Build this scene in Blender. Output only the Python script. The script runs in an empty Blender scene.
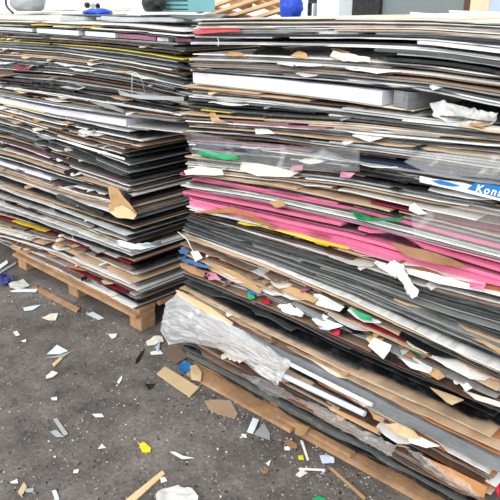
import bpy, bmesh, math, random
import numpy as np
from mathutils import Vector, noise
random.seed(7)
SC = bpy.context.scene
COL = SC.collection

# ------------------------------------------------------------------ camera frame
FOC = 640.0; HOR = 3.0; CAMH = 1.6
PITCH = math.atan((250-HOR)/FOC)
YAW = math.atan(730/(FOC/math.cos(PITCH)))
AZ = math.pi-YAW
fw = np.array([math.cos(AZ), math.sin(AZ), 0]); Rv = np.array([math.sin(AZ), -math.cos(AZ), 0]); up = np.array([0, 0, 1.])
Fv = fw*math.cos(PITCH)-up*math.sin(PITCH); Uv = up*math.cos(PITCH)+fw*math.sin(PITCH)
C0 = np.array([0, 0, CAMH])
def ray(x, y): return Fv+Rv*(x-250)/FOC-Uv*(y-250)/FOC
def onY(x, y, Y):                       # photo point on the upright plane at depth Y
    d = ray(x, y); return C0+d*(Y/d[1])
def onZ(x, y, z=0):                     # photo point on the level plane at height z
    d = ray(x, y); return C0+d*((z-CAMH)/d[2])

cam = bpy.data.cameras.new('camera'); cam.sensor_width = 36; cam.lens = 36*FOC/500
cam.clip_start = .05
co = bpy.data.objects.new('camera', cam); COL.objects.link(co)
co.location = (0, 0, CAMH)
co.rotation_euler = Vector(Fv).to_track_quat('-Z', 'Y').to_euler()
SC.camera = co

# ------------------------------------------------------------------ materials
def lin(h):
    h = h.lstrip('#'); o = []
    for i in (0, 2, 4):
        c = int(h[i:i+2], 16)/255; o.append(c/12.92 if c <= .04045 else ((c+.055)/1.055)**2.4)
    return (*o, 1)
MATS = {}
def mat(name, col, rough=.5, var=.25, streak=.0, scale=6, spec=.5, metal=0, alpha=1, bump=0, bscale=60, dust=0, trans=0, tint=.12):
    if name in MATS: return MATS[name]
    m = bpy.data.materials.new(name); m.use_nodes = True
    nt = m.node_tree; N = nt.nodes; L = nt.links
    b = N['Principled BSDF']
    tc = N.new('ShaderNodeTexCoord')
    oi = N.new('ShaderNodeObjectInfo')
    geo = N.new('ShaderNodeNewGeometry')
    n1 = N.new('ShaderNodeTexNoise'); n1.inputs['Scale'].default_value = scale; n1.inputs['Detail'].default_value = 8; n1.inputs['Roughness'].default_value = .65
    add = N.new('ShaderNodeVectorMath'); add.operation = 'ADD'
    mulr = N.new('ShaderNodeVectorMath'); mulr.operation = 'SCALE'; mulr.inputs[3].default_value = 37
    cx = N.new('ShaderNodeCombineXYZ')
    for k in range(3): L.new(oi.outputs['Random'], cx.inputs[k])
    L.new(cx.outputs[0], mulr.inputs[0]); L.new(tc.outputs['Object'], add.inputs[0]); L.new(mulr.outputs[0], add.inputs[1])
    L.new(add.outputs[0], n1.inputs['Vector'])
    mr = N.new('ShaderNodeMapRange'); mr.inputs['From Min'].default_value = .25; mr.inputs['From Max'].default_value = .75
    mr.inputs['To Min'].default_value = 1-var; mr.inputs['To Max'].default_value = 1+var*.6
    L.new(n1.outputs['Fac'], mr.inputs['Value'])
    # each sheet differs a little from the next
    mo = N.new('ShaderNodeMapRange'); mo.inputs['To Min'].default_value = 1-tint; mo.inputs['To Max'].default_value = 1+tint
    L.new(oi.outputs['Random'], mo.inputs['Value'])
    mm = N.new('ShaderNodeMath'); mm.operation = 'MULTIPLY'; L.new(mr.outputs[0], mm.inputs[0]); L.new(mo.outputs[0], mm.inputs[1])
    last = mm
    if streak > 0:
        mp = N.new('ShaderNodeMapping'); mp.inputs['Scale'].default_value = (2.2, 2.2, 330)
        L.new(add.outputs[0], mp.inputs['Vector'])
        n2 = N.new('ShaderNodeTexNoise'); n2.inputs['Scale'].default_value = 1.5; n2.inputs['Detail'].default_value = 3
        L.new(mp.outputs[0], n2.inputs['Vector'])
        m2 = N.new('ShaderNodeMapRange'); m2.inputs['From Min'].default_value = .35; m2.inputs['From Max'].default_value = .65
        m2.inputs['To Min'].default_value = 1-streak; m2.inputs['To Max'].default_value = 1+streak*.5
        L.new(n2.outputs['Fac'], m2.inputs['Value'])
        m3 = N.new('ShaderNodeMath'); m3.operation = 'MULTIPLY'; L.new(last.outputs[0], m3.inputs[0]); L.new(m2.outputs[0], m3.inputs[1]); last = m3
    mc = N.new('ShaderNodeVectorMath'); mc.operation = 'SCALE'; mc.inputs[0].default_value = lin(col)[:3]
    L.new(last.outputs[0], mc.inputs[3])
    out = mc.outputs[0]
    if dust > 0:
        n3 = N.new('ShaderNodeTexNoise'); n3.inputs['Scale'].default_value = 23; n3.inputs['Detail'].default_value = 10; n3.inputs['Roughness'].default_value = .75
        L.new(add.outputs[0], n3.inputs['Vector'])
        r3 = N.new('ShaderNodeMapRange'); r3.inputs['From Min'].default_value = .5; r3.inputs['From Max'].default_value = .72; r3.inputs['To Max'].default_value = dust
        L.new(n3.outputs['Fac'], r3.inputs['Value'])
        mx = N.new('ShaderNodeMix'); mx.data_type = 'RGBA'; L.new(r3.outputs[0], mx.inputs[0]); L.new(out, mx.inputs[6]); mx.inputs[7].default_value = lin('#b4aea6')
        out = mx.outputs[2]
    L.new(out, b.inputs['Base Color'])
    b.inputs['Roughness'].default_value = rough; b.inputs['Metallic'].default_value = metal
    b.inputs['Specular IOR Level'].default_value = spec
    if alpha < 1: b.inputs['Alpha'].default_value = alpha
    if trans > 0: b.inputs['Transmission Weight'].default_value = trans
    if bump > 0:
        bp = N.new('ShaderNodeBump'); bp.inputs['Strength'].default_value = bump; bp.inputs['Distance'].default_value = .01
        nb = N.new('ShaderNodeTexNoise'); nb.inputs['Scale'].default_value = bscale; nb.inputs['Detail'].default_value = 6
        L.new(add.outputs[0], nb.inputs['Vector']); L.new(nb.outputs['Fac'], bp.inputs['Height']); L.new(bp.outputs[0], b.inputs['Normal'])
    MATS[name] = m
    return m

# letter: (material, colour word, object name, category, what it is, usual thickness)
K = {}
def kind(ch, col, word, name, cat, what, th, **kw):
    K[ch] = (mat('sheet_'+word.replace(' ', '_'), col, **kw), word, name, cat, what, th)
S = dict(streak=.24, var=.3)
kind('w', '#f1f0ee', 'white', 'plastic_sheet', 'plastic sheet', 'plastic sheet', .0042, rough=.4, streak=.22, var=.16)
kind('l', '#d2d3d1', 'light grey', 'plastic_sheet', 'plastic sheet', 'plastic sheet', .005, rough=.4, dust=.25, **S)
kind('g', '#8f9190', 'mid grey', 'plastic_sheet', 'plastic sheet', 'plastic sheet', .005, rough=.45, dust=.35, **S)
kind('d', '#4f5252', 'charcoal', 'plastic_sheet', 'plastic sheet', 'plastic sheet', .006, rough=.38, dust=.22, **S)
kind('b', '#1b1c20', 'black', 'plastic_sheet', 'plastic sheet', 'plastic sheet', .006, rough=.3, dust=.22, streak=.3, var=.3)
kind('c', '#b9bfbd', 'cloudy clear', 'acrylic_sheet', 'acrylic sheet', 'acrylic sheet', .005, rough=.22, alpha=.72, dust=.3, **S)
kind('k', '#cdb193', 'tan', 'cardboard_sheet', 'cardboard sheet', 'cardboard sheet', .0045, rough=.8, spec=.2, dust=.1, **S)
kind('o', '#b87a4e', 'orange brown', 'hardboard_sheet', 'hardboard sheet', 'hardboard sheet', .005, rough=.7, spec=.3, dust=.12, **S)
kind('n', '#5f4438', 'dark brown', 'hardboard_sheet', 'hardboard sheet', 'hardboard sheet', .0055, rough=.6, dust=.2, **S)
kind('t', '#8f7563', 'brown', 'hardboard_sheet', 'hardboard sheet', 'hardboard sheet', .005, rough=.65, dust=.25, **S)
kind('p', '#e8799f', 'bright pink', 'plastic_sheet', 'plastic sheet', 'plastic sheet', .0095, rough=.35, streak=.15, var=.12)
kind('q', '#d98aa8', 'pale pink', 'plastic_sheet', 'plastic sheet', 'plastic sheet', .005, rough=.4, streak=.3, var=.2)
kind('m', '#a2657b', 'mauve', 'plastic_sheet', 'plastic sheet', 'plastic sheet', .005, rough=.4, **S)
kind('r', '#8a2436', 'dark red', 'plastic_sheet', 'plastic sheet', 'plastic sheet', .005, rough=.35, streak=.3, var=.25)
kind('y', '#e8cf3a', 'yellow', 'plastic_sheet', 'plastic sheet', 'plastic sheet', .0035, rough=.4, streak=.2, var=.25)
kind('e', '#e2e0f0', 'thick lavender white', 'foam_board', 'foam board', 'foam board', .03, rough=.7, var=.07, spec=.2, tint=.03)
kind('v', '#1f8f5c', 'green', 'plastic_sheet', 'plastic sheet', 'plastic sheet', .005, rough=.35, streak=.2, var=.2)
kind('u', '#2b3350', 'navy', 'plastic_sheet', 'plastic sheet', 'plastic sheet', .005, rough=.35, **S)
kind('i', '#e4d8c0', 'cream', 'hardboard_sheet', 'hardboard sheet', 'hardboard sheet', .005, rough=.6, streak=.25, var=.2)
kind('H', '#62655f', 'wide dull charcoal', 'plastic_sheet', 'plastic sheet', 'plastic sheet', .02, rough=.4, dust=.35, **S)
kind('G', '#85898c', 'wide steel grey', 'plastic_sheet', 'plastic sheet', 'plastic sheet', .02, rough=.35, dust=.3, **S)

# ------------------------------------------------------------------ helpers
def put(o, label=None, cat=None, group=None, kind_=None, parent=None):
    if o.name not in COL.objects: COL.objects.link(o)
    if label: o['label'] = label
    if cat: o['category'] = cat
    if group: o['group'] = group
    if kind_: o['kind'] = kind_
    if parent: o.parent = parent
    return o
def meshobj(name, verts, faces, m, smooth=False):
    me = bpy.data.meshes.new(name); me.from_pydata([tuple(v) for v in verts], [], faces); me.validate()
    bm = bmesh.new(); bm.from_mesh(me); bmesh.ops.recalc_face_normals(bm, faces=bm.faces); bm.to_mesh(me); bm.free()
    me.materials.append(m)
    if smooth:
        for p in me.polygons: p.use_smooth = True
    return bpy.data.objects.new(name, me)
class Noise1:
    def __init__(s, step=.12, lo=0, hi=1):
        s.st = step; s.v = [random.uniform(lo, hi) for _ in range(80)]
    def __call__(s, x):
        t = (x+6)/s.st; i = int(math.floor(t)); f = t-i; f = f*f*(3-2*f)
        return s.v[i % 80]*(1-f)+s.v[(i+1) % 80]*f
def curve(pts, Y):
    q = [onY(x, y, Y) for x, y in pts]
    X = [a[0] for a in q]; Z = [a[2] for a in q]
    def f(x):
        if x <= X[0]: return Z[0]+(x-X[0])*(Z[1]-Z[0])/(X[1]-X[0])*.5
        if x >= X[-1]: return Z[-1]+(x-X[-1])*(Z[-1]-Z[-2])/(X[-1]-X[-2])*.5
        return float(np.interp(x, X, Z))
    return f

ORD = ['topmost', 'second', 'third', 'fourth', 'fifth', 'sixth', 'seventh', 'eighth', 'ninth', 'tenth', 'eleventh', 'twelfth', 'thirteenth', 'fourteenth', 'fifteenth', 'sixteenth']
counts = {}
def sheet(ch, zb, zt, x0, x1, yf, depth, stack, land, where, th=None, skew=0, off=0, rag=.004, bump=None):
    """one bendy sheet lying between the levels zb(x) and zt(x)"""
    m, word, name, cat, what, th0 = K[ch]
    th = th or th0
    step = .045
    n = max(2, int((x1-x0)/step)); ny = [0, .012, .05, .2, .55, 1.0]
    slack = Noise1(.4, 0, 1); slf = random.random()
    rg = Noise1(.05, -1, 1); rg2 = Noise1(.35, -1, 1)
    endL = random.uniform(-.03, .03); endR = random.uniform(-.03, .03)
    top = []; bot = []
    # a few chips bitten out of the front edge
    chips = [(random.uniform(x0, x1), random.uniform(.02, .09), random.uniform(.008, .03)) for _ in range(random.choice([0, 0, 1, 2]))] if rag > 0 else []
    for i in range(n+1):
        t = i/n; x = x0+(x1-x0)*t
        b = zb(x); T = zt(x); gap = max(T-b, .0012)
        h = min(th, gap*.9)
        lift = (gap-h)*min(1, slack(x)*slf)*.9
        front = yf+off+skew*(t-.5)+rg(x)*rag+rg2(x)*rag*2
        for cx_, cw, cd in chips:
            if abs(x-cx_) < cw: front += cd
        rt, rb = [], []
        for j, s in enumerate(ny):
            y = front+(yf+depth-front)*s
            xx = x
            if i == 0: xx += endL*s
            if i == n: xx += endR*s
            li = lift*(1-s) + (gap-h)*.3*s
            rb.append((xx, y, b+li)); rt.append((xx, y, b+li+h))
        top.append(rt); bot.append(rb)
    V = []; F = []
    W = len(ny)
    for i in range(n+1): V += top[i]
    B = len(V)
    for i in range(n+1): V += bot[i]
    for i in range(n):
        for j in range(W-1):
            a = i*W+j
            F.append((a, a+1, a+W+1, a+W)); F.append((B+a, B+a+W, B+a+W+1, B+a+1))
        a = i*W; F.append((a, a+W, B+a+W, B+a)); a += W-1; F.append((a, B+a, B+a+W, a+W))
    for j in range(W-1):
        a = j; F.append((a, B+a, B+a+1, a+1)); a = n*W+j; F.append((a, a+1, B+a+1, B+a))
    o = meshobj(name, V, F, m)
    key = (stack, word, land, where); c = counts.get(key, 0); counts[key] = c+1
    wh = '' if where == 'full-length' else where+' '
    lab = f"{wh}{word} {what}, {ORD[min(c, 15)]} such {land}, {stack} stack"
    put(o, lab, cat, f"{word} {what}s in the {stack} stack")
    return o

def band(z_hi, z_lo, spec, X0, X1, yf, depth, stack, land, jit=.03, offr=.022, rag=.004, whereL='left-end', whereR='right-end', extra=.5):
    """fill the space between two level curves with layers, listed from the top down"""
    L = []
    for s in spec:
        if isinstance(s, str): L.append((s, 1.0, None, None))
        else: L.append(tuple(s)+(None,)*(4-len(s)))
    L2 = []
    for l in L:
        L2.append(l)
        if l[0] in 'wlgdbktnico' and l[1] <= 1.2 and random.random() < extra:
            L2.append((random.choice('wwwlllitk' if l[0] in 'bdn' else 'wlnbdbktb') if extra > .3 else random.choice('ddbg'), .7, None, None))
    L = L2
    ws = [Noise1(.5, .5, 1.5) for _ in L]
    wt = [l[1] for l in L]
    def bound(k):           # level under the first k layers
        def f(x):
            vals = [wt[i]*(ws[i](x) if not (L[i][2] is not None or L[i][1] > 2) else 1) for i in range(len(L))]
            tot = sum(vals); fr = sum(vals[:k])/tot
            hi = z_hi(x); lo = z_lo(x)
            return hi-(hi-lo)*fr
        return f
    for i, (ch, w, a, b) in enumerate(L):
        if ch[0] == 'X': continue
        zt = bound(i); zb = bound(i+1)
        items = []
        if a is not None and not isinstance(a, list): items = [(ch, a, b)]
        elif isinstance(a, list): items = a
        if items:
            for (c_, p0, p1) in items:
                zm = (z_hi(-1.2 if stack == 'right' else -2.9))
                # photo column to place along the stack, at this layer's own height
                def colx(p):
                    x = onY(p, 150, yf)[0]
                    for _ in range(4):
                        z = .5*(zt(x)+zb(x))
                        lo, hi = -60., 700.
                        for _ in range(26):
                            mid = .5*(lo+hi)
                            if onY(p, mid, yf)[2] > z: lo = mid
                            else: hi = mid
                        x = onY(p, mid, yf)[0]
                    return x
                u0 = colx(p0); u1 = colx(p1)
                d = (zt(.5*(u0+u1))-zb(.5*(u0+u1)))
                th = K[c_][5]
                if w >= 1.5: th = max(th, d*.85)
                sheet(c_, zb, zt, u0, u1, yf, depth*random.uniform(.5, .9) if u1-u0 < .4 else depth, stack, land, 'short', th=th, off=-.012+random.uniform(-.008, .008), rag=.001 if c_ == 'e' else rag)
            continue
        x0 = X0+random.uniform(-jit, jit); x1 = X1+random.uniform(-jit, jit)
        th = K[ch][5]*random.uniform(.75, 1.3)
        d = (zt(.5*(x0+x1))-zb(.5*(x0+x1)))
        if w >= 1.5: th = max(th, d*.75)
        off = random.uniform(-offr, offr); skew = random.uniform(-.025, .025)
        r = random.random()
        if r < .62 or w >= 2:
            sheet(ch, zb, zt, x0, x1, yf, depth, stack, land, 'full-length', th=th, skew=skew, off=off, rag=rag)
        else:
            cut = x0+(x1-x0)*random.uniform(.25, .75)
            alt = random.choice([ch, ch, random.choice('wlgdk')])
            sheet(ch, zb, zt, x0, cut-.006, yf, depth, stack, land, whereL, th=th, off=off, rag=rag)
            if random.random() < .8:
                sheet(alt, zb, zt, cut+random.uniform(.006, .08), x1, yf, depth, stack, land, whereR, th=th*random.uniform(.7, 1.1), off=random.uniform(-offr, offr), rag=rag)

# ------------------------------------------------------------------ right stack
YR = 1.66
xsR = (190, 270, 350, 430, 500)
cR = [curve(list(zip(xsR, ys)), YR) for ys in [
    (19, 18, 18, 19, 22), (31, 31, 32, 33, 38), (56, 58, 63, 70, 80), (71, 77, 84, 93, 108), (82, 91, 101, 113, 122),
    (118, 123, 127, 134, 140), (131, 136, 147, 157, 167), (168, 176, 184, 200, 213), (174, 187, 203, 222, 240),
    (206, 225, 246, 270, 288), (216, 240, 263, 288, 306), (236, 264, 298, 335, 368), (276, 309, 344, 378, 408),
    (288, 328, 367, 405, 438), (297, 341, 380, 420, 455), (306, 359, 403, 446, 483), (342, 385, 427, 471, 509)]]
PALTOP = .068
cR.append(lambda x: PALTOP)
DR = 1.12
RL = -1.90; RR = -.545
def B(i, spec, land, **kw):
    band(cR[i], cR[i+1], spec, kw.pop('x0', RL), kw.pop('x1', RR), YR, DR, 'right', land, **kw)
B(0, [('i', 1.3), 'l', ('t', .8), 'i', 'g', 'k', ('w', .6), 'g'], 'from the top', x0=-1.83, offr=.012)
B(1, ['l', 'd', 'b', ('w', 1.7, [('w', 420, 540)]), 'b', 'l', ('b', 1.6, [('d', 378, 540)]), ('w', 1.4, [('w', 400, 540)]), ('X', .8), ('b', 1.8, [('b', 382, 540)]), ('X', .6), 'w', ], 'around the dark hollow', x0=-1.86, offr=.012)
B(2, ['g', 'l', 'd', 'g', ('d', .7), 'l'], 'above the lavender foam board', x0=-1.86, offr=.012)
B(3, [('e', 4, [('e', 195, 384), ('g', 392, 412)])], 'in the foam board row', x0=-1.84)
B(4, [('i', .7), ('k', .8, 186, 262), ('n', .7), 'l', ('w', .7), 'd', 'b', 'd', ('y', .5, 205, 272), 'b', 'l'], 'below the lavender foam board', x0=-1.88)
B(5, [('m', 1, [('m', 238, 330), ('l', 336, 440)]), 'w', 'd', 'k', ('b', 1)], 'above the clear bent sheet', x0=-1.88)
B(6, ['l', 'b', ('m', 1.3, [('m', 192, 312), ('u', 318, 540)]), 'c', ('i', .6), 'l', 'b', ('k', .7), 'c', ('w', 1, [('w', 190, 300), ('w', 308, 470)])], 'above the pink sheets', x0=-1.9)
B(7, ['k', ('w', 1, [('w', 192, 330), ('w', 340, 478)]), ('r', .8, [('k', 200, 300), ('r', 372, 540)]), ('k', .8)], 'just above the topmost pink sheet', x0=-1.9)
B(8, [('p', 1.1), ('p', 1.6), ('n', .6), ('w', .9), ('g', .8), ('q', .6), ('p', 1.6), ('b', .5), ('m', .7), ('p', 1.2), ('p', 1.9)], 'among the pink sheets', x0=-1.92, offr=.01, rag=.002)
B(9, [('w', .8, [('w', 188, 262), ('q', 270, 400), ('w', 404, 484)]), ('o', .5), ('y', .6, [('y', 240, 330), ('k', 340, 540)]), 'b', 'k', 'd', ('w', .8)], 'just below the pink sheets', x0=-1.9)
B(10, [('d', 1)]*5+['g', 'd', 'd', 'd', 'd', 'd', ('g', .8), 'd', ('w', .8)], 'in the charcoal run', x0=-1.92, offr=.012, extra=.25)
B(11, ['k', ('k', .8), 'd', 'l', ('k', .8), 'n', ('r', 1.0, [('t', 182, 330), ('r', 345, 495)]), 'k', ('v', .6, [('l', 182, 300), ('v', 340, 425)]), 'l', 't', 'g', ('k', .8), 'n', 'd', 't', 'w', 'd'], 'between charcoal and black runs', x0=-1.92, offr=.03)
B(12, ['b', 'd', 'b', 'd', 'b', 'd'], 'in the black run', x0=-1.93, offr=.015, extra=.25)
B(13, ['k', 'i', 'o', 'k', 't', 'i', 'k', 'o'], 'below the black run', x0=-1.93, extra=0)
B(14, [('G', 5.5), ('k', .6), ('w', .6), ('o', .5)], 'under the brown hardboard', x0=-1.9)
B(15, ['k', 't', 'w', 'n', 'k', ('l', .9), 'o', 'k', 'd', 'n', 't', 'o'], 'above the pallet slabs', x0=-1.86, offr=.015, extra=.2)
B(16, [('d', 1), ('d', 1.2), ('b', .8), ('d', 1.0), ('H', 3.4), ('b', 1.6)], 'right above the pallet', x0=-1.95, offr=.012)

# ------------------------------------------------------------------ left stack
YL = 1.76
xsL = (0, 60, 131, 185)
cL = [curve(list(zip(xsL, ys)), YL) for ys in [
    (20, 21, 24, 30), (30, 34, 39, 43), (45, 48, 58, 67), (67, 72, 83, 97), (97, 109, 119, 124), (102, 115, 127, 133)]]
cL += [curve(list(zip(xsL[:3], ys)), YL) for ys in [(113, 131, 148), (125, 143, 172), (155, 173, 196), (182, 203, 226), (205, 225, 251), (235, 252, 283), (254, 285, 320)]]
def lowL(x, f=cL[-1]): return max(f(x), .135)
cL[-1] = lowL
LL = -4.15; LR = -2.03; LC = float(onY(131, 230, YL)[0])
def A(i, spec, land, **kw):
    band(cL[i], cL[i+1], spec, kw.pop('x0', LL), kw.pop('x1', LR), YL, DR, 'left', land, **kw)
A(0, [('w', .8, [('i', -30, 34), ('w', 40, 186)]), ('y', .35, [('y', 34, 98)]), ('w', .5, [('l', -30, 28), ('w', 55, 190)]), ('X', .2), ('e', 1.7, [('l', -30, 34), ('e', 40, 82), ('e', 86, 116), ('m', 118, 156), ('w', 159, 167), ('q', 171, 183)])], 'from the top', offr=.01)
A(1, ['g', 'd', 'k', 'b', 'g', ('y', .5), 'd', 'l', 'b'], 'below the foam blocks', jit=.05)
A(2, ['g', 'd', ('y', .4), 'l', 'n', 'b', 'k', 'd', 'l', 'b', 'c', 'd', 'g'], 'above the string loop', jit=.06)
A(3, ['w', 'b', 'd', 'l', 'b', ('y', .5), 'k', 'c', 'b', 'd', 'w', 'r', 'n', 'g', 'k', 'l'], 'above the long lavender board', jit=.06, offr=.035)
A(4, [('e', 1, [('e', -30, 127), ('l', 129, 184)])], 'in the lavender board row')
A(5, [('y', .4, [('y', -20, 46), ('g', 52, 150)]), 'l', 'b', 'w', 'd', 'n'], 'below the long lavender board', x1=LC+.12, jit=.06)
A(6, ['w', 'n', 'l', 'd', 'w', 'd'], 'above the long dark gap', x1=LC, jit=.03)
A(7, ['d', 'c', 'b', 'k', 'd', 'm', 'w', 'n', 'l', 'k'], 'in the upper middle', x1=LC, jit=.025)
A(8, ['w', 'd', ('e', 1.3, [('e', -30, 54), ('w', 70, 106)]), 'n', 'l', 'k', 'w', 'g', 'b', 't'], 'around the torn tan paper', x1=LC, jit=.025)
A(9, ['k', 'w', 'b', 'u', 'l', 'k', 'd', 'w'], 'below the torn tan paper', x1=LC, jit=.025)
A(10, ['w', 'b', 'k', ('y', .7, [('y', 14, 48), ('l', 60, 118)]), 'r', 'b', 't', 'l', 'i', 'w', 'd'], 'in the lower middle', x1=LC, jit=.025)
A(11, ['c', 'k', 'w', 'n', 'l', 'q', 'g', ('r', 1, [('l', -40, 68), ('r', 72, 126)]), 'i', 'w', 'b', 't', 'w'], 'right above the pallet', x1=LC, jit=.025)

# ------------------------------------------------------------------ pallets
wood = mat('pallet_wood', '#b58f6a', rough=.75, var=.45, scale=9, spec=.25, bump=.3, dust=.45)
wood2 = mat('pale_wood', '#d8b78c', rough=.7, var=.3, scale=7, spec=.25, bump=.2)
def box(name, x0, x1, y0, y1, z0, z1, m, parent=None, bev=.003, jit=0):
    bm = bmesh.new(); bmesh.ops.create_cube(bm, size=1)
    for v in bm.verts:
        v.co = Vector((x0+(x1-x0)*(v.co.x+.5)+random.uniform(-jit, jit), y0+(y1-y0)*(v.co.y+.5)+random.uniform(-jit, jit), z0+(z1-z0)*(v.co.z+.5)))
    bmesh.ops.bevel(bm, geom=bm.edges, offset=bev, segments=2, affect='EDGES')
    me = bpy.data.meshes.new(name); bm.to_mesh(me); bm.free(); me.materials.append(m)
    o = bpy.data.objects.new(name, me); COL.objects.link(o)
    if parent: o.parent = parent
    return o
def empty(name, loc, label, cat, group=None):
    o = bpy.data.objects.new(name, None); o.location = loc; o.empty_display_size = .1
    return put(o, label, cat, group)
def pallet(x0, x1, yf, depth, zs, label, blocks, bottom):
    # children are given in the pallet's own frame
    e = empty('wooden_pallet', (x0, yf, 0), label, 'pallet', 'pallets under the stacks')
    w = x1-x0; b0, b1, t0 = zs
    for k in range(3):
        y0 = (.06 if bottom else .035)+k*(depth-.16)/2
        zb = b0 if bottom else .001
        if bottom and k == 0:
            box('bottom_board', 0, w*.43, y0-.05, y0+.035, .001, b0, wood, e, jit=.003)
            box('bottom_board', w*.435, w, y0-.04, y0+.03, .001, b0+.008, wood, e, jit=.003)
            box('side_board', w*.37, w*.62, y0-.035, y0-.004, b0+.009, b0+.026, wood, e, jit=.003)
        elif bottom: box('bottom_board', 0, w, y0-.045 if k == 0 else y0, y0+(.04 if k == 0 else .1), .001, b0, wood, e, jit=.002)
        for q in blocks:
            box('block', q*(w-.1), q*(w-.1)+.1, y0+(.04 if bottom and k == 0 else .003), y0+.098, zb+.0005, b1, wood, e, jit=.002)
        box('stringer_board', .002, w-.002, y0-(.03 if not bottom else -.036), y0+.1, b1+.0005, b1+.02, wood, e, jit=.001)
    n = 8; dw = (depth-.04)/n
    for k in range(n):
        box('deck_board', 0, w, (.055 if bottom else .03)+k*dw*.97+.002, .03+k*dw+dw*.82, b1+.021, t0-.001, wood, e, jit=.001)
    return e
pallet(-1.955, -.50, YR-.02, 1.1, (.014, .026, PALTOP), 'low worn wooden pallet under the right stack with pink sheets', (0, .33, .62, 1), True)
pallet(-3.72, LC+.02, YL-.03, 1.1, (.018, .088, .134), 'orange brown wooden pallet under the left stack', (0, .5, 1), False)

# ------------------------------------------------------------------ loose pieces
def piece(name, pts, m, label, cat, thick=.002, crumple=.004, sub=2, seed=None, group=None, freq=14, bulge=0, smooth=False, parent=None):
    """a thin piece of material: outline of 3D points, crumpled, with real thickness"""
    P = [Vector([float(c) for c in p]) for p in pts]
    c = sum(P, Vector())/len(P)
    nrm = Vector()
    for i in range(len(P)): nrm += (P[i]-c).cross(P[(i+1) % len(P)]-c)
    nrm.normalize()
    size = max((p-c).length for p in P)
    bm = bmesh.new(); vs = [bm.verts.new(p-c) for p in P]; bm.faces.new(vs)
    bmesh.ops.triangulate(bm, faces=bm.faces)
    for _ in range(sub):
        bmesh.ops.subdivide_edges(bm, edges=bm.edges, cuts=1, use_grid_fill=True)
        bmesh.ops.triangulate(bm, faces=bm.faces)
    edge = {v for e in bm.edges if e.is_boundary for v in e.verts}
    sd = random.uniform(0, 50) if seed is None else seed
    for v in bm.verts:
        q = Vector(v.co)*freq+Vector((sd, sd*2, sd))
        d = noise.noise(q)*crumple+noise.noise(q*2.7)*crumple*.5
        if bulge: d += bulge*max(0, 1-(v.co.length/size)**2)
        v.co += nrm*d
        if v in edge: v.co += Vector([noise.noise(q*1.7+Vector((9*k, 3, 1))) for k in range(3)])*crumple*.6
    me = bpy.data.meshes.new(name); bm.to_mesh(me); bm.free(); me.materials.append(m)
    if smooth:
        for p in me.polygons: p.use_smooth = True
    o = bpy.data.objects.new(name, me); o.location = c
    md = o.modifiers.new('thickness', 'SOLIDIFY'); md.thickness = thick; md.offset = 0
    put(o, label, cat, group, parent=parent)
    return o
def front(px, Y, lean=.03):
    """outline on the stack's face; the upper edge reaches back into the seam that holds it"""
    if isinstance(Y, (list, tuple)): return [onY(x, y, Y[k]) for k, (x, y) in enumerate(px)]
    y0 = min(p[1] for p in px); y1 = max(p[1] for p in px)
    return [onY(x, y, Y+lean*max(0, 1-(y-y0)/max(.5*(y1-y0), .5))) for x, y in px]
def flat(px, z=.004): return [onZ(x, y, z) for x, y in px]

M_white = mat('scrap_white', '#f4f3f1', rough=.55, var=.08, tint=.02)
M_paper = mat('scrap_paper', '#e9e2d3', rough=.7, var=.12, tint=.03)
M_tan = mat('scrap_tan', '#c39c70', rough=.75, var=.2, spec=.2)
M_tan2 = mat('scrap_pale_tan', '#dcc096', rough=.7, var=.18, spec=.2)
M_black = mat('scrap_black', '#191a1c', rough=.35, dust=.15)
def film(name, col, a0, a1, scale, rough=.12, bump=1., bd=.01):
    m = mat(name, col, rough=rough, var=.06, alpha=.99, bump=min(bump, .3), bscale=scale*1.2, tint=.02)
    nt = m.node_tree; N = nt.nodes; L = nt.links; b = N['Principled BSDF']
    tc = N.new('ShaderNodeTexCoord'); n = N.new('ShaderNodeTexNoise'); n.noise_type = 'RIDGED_MULTIFRACTAL'; n.inputs['Scale'].default_value = scale; n.inputs['Detail'].default_value = 4
    n.inputs['Distortion'].default_value = 1.2
    L.new(tc.outputs['Object'], n.inputs['Vector'])
    r_ = N.new('ShaderNodeMapRange'); r_.inputs['From Min'].default_value = .15; r_.inputs['From Max'].default_value = 1.0; r_.inputs['To Min'].default_value = a0; r_.inputs['To Max'].default_value = a1
    L.new(n.outputs['Fac'], r_.inputs['Value']); L.new(r_.outputs[0], b.inputs['Alpha'])
    return m
M_film = film('clear_film', '#eef1f1', .08, .5, 9, .1)
M_film2 = film('cloudy_film', '#f7f6f2', .55, .98, 20)
M_mist = film('milky_film', '#eeefec', .12, .6, 16)
M_bub = film('bubble_wrap', '#fbfcfd', .3, .8, 9, .08, bump=.22)
M_green = mat('scrap_green', '#18a468', rough=.35, var=.1)
M_blue = mat('scrap_blue', '#2f6fae', rough=.4, var=.3)
M_royal = mat('royal_blue_cloth', '#1747c0', rough=.5, var=.3)
M_red = mat('scrap_red', '#c8243c', rough=.4, var=.15)
M_pinkred = mat('painted_red', '#e8505a', rough=.5, var=.2)
M_yel = mat('scrap_yellow', '#f0e224', rough=.4, var=.08)
M_orange = mat('scrap_orange', '#a57a57', rough=.5, var=.25)
M_grey = mat('scrap_grey', '#a9adad', rough=.4, var=.2)
M_glass = mat('pale_acrylic', '#dfeaf0', rough=.25, var=.08)
M_teal = mat('pale_teal', '#7fb6ba', rough=.5, var=.15)
M_lav = mat('lavender', '#cfd6f2', rough=.5, var=.1)
M_skin = mat('scrap_brown', '#7a6455', rough=.7, var=.3)
M_navy = mat('royal_navy', '#2a2f7c', rough=.4, var=.3)
F = YR-.03

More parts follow.
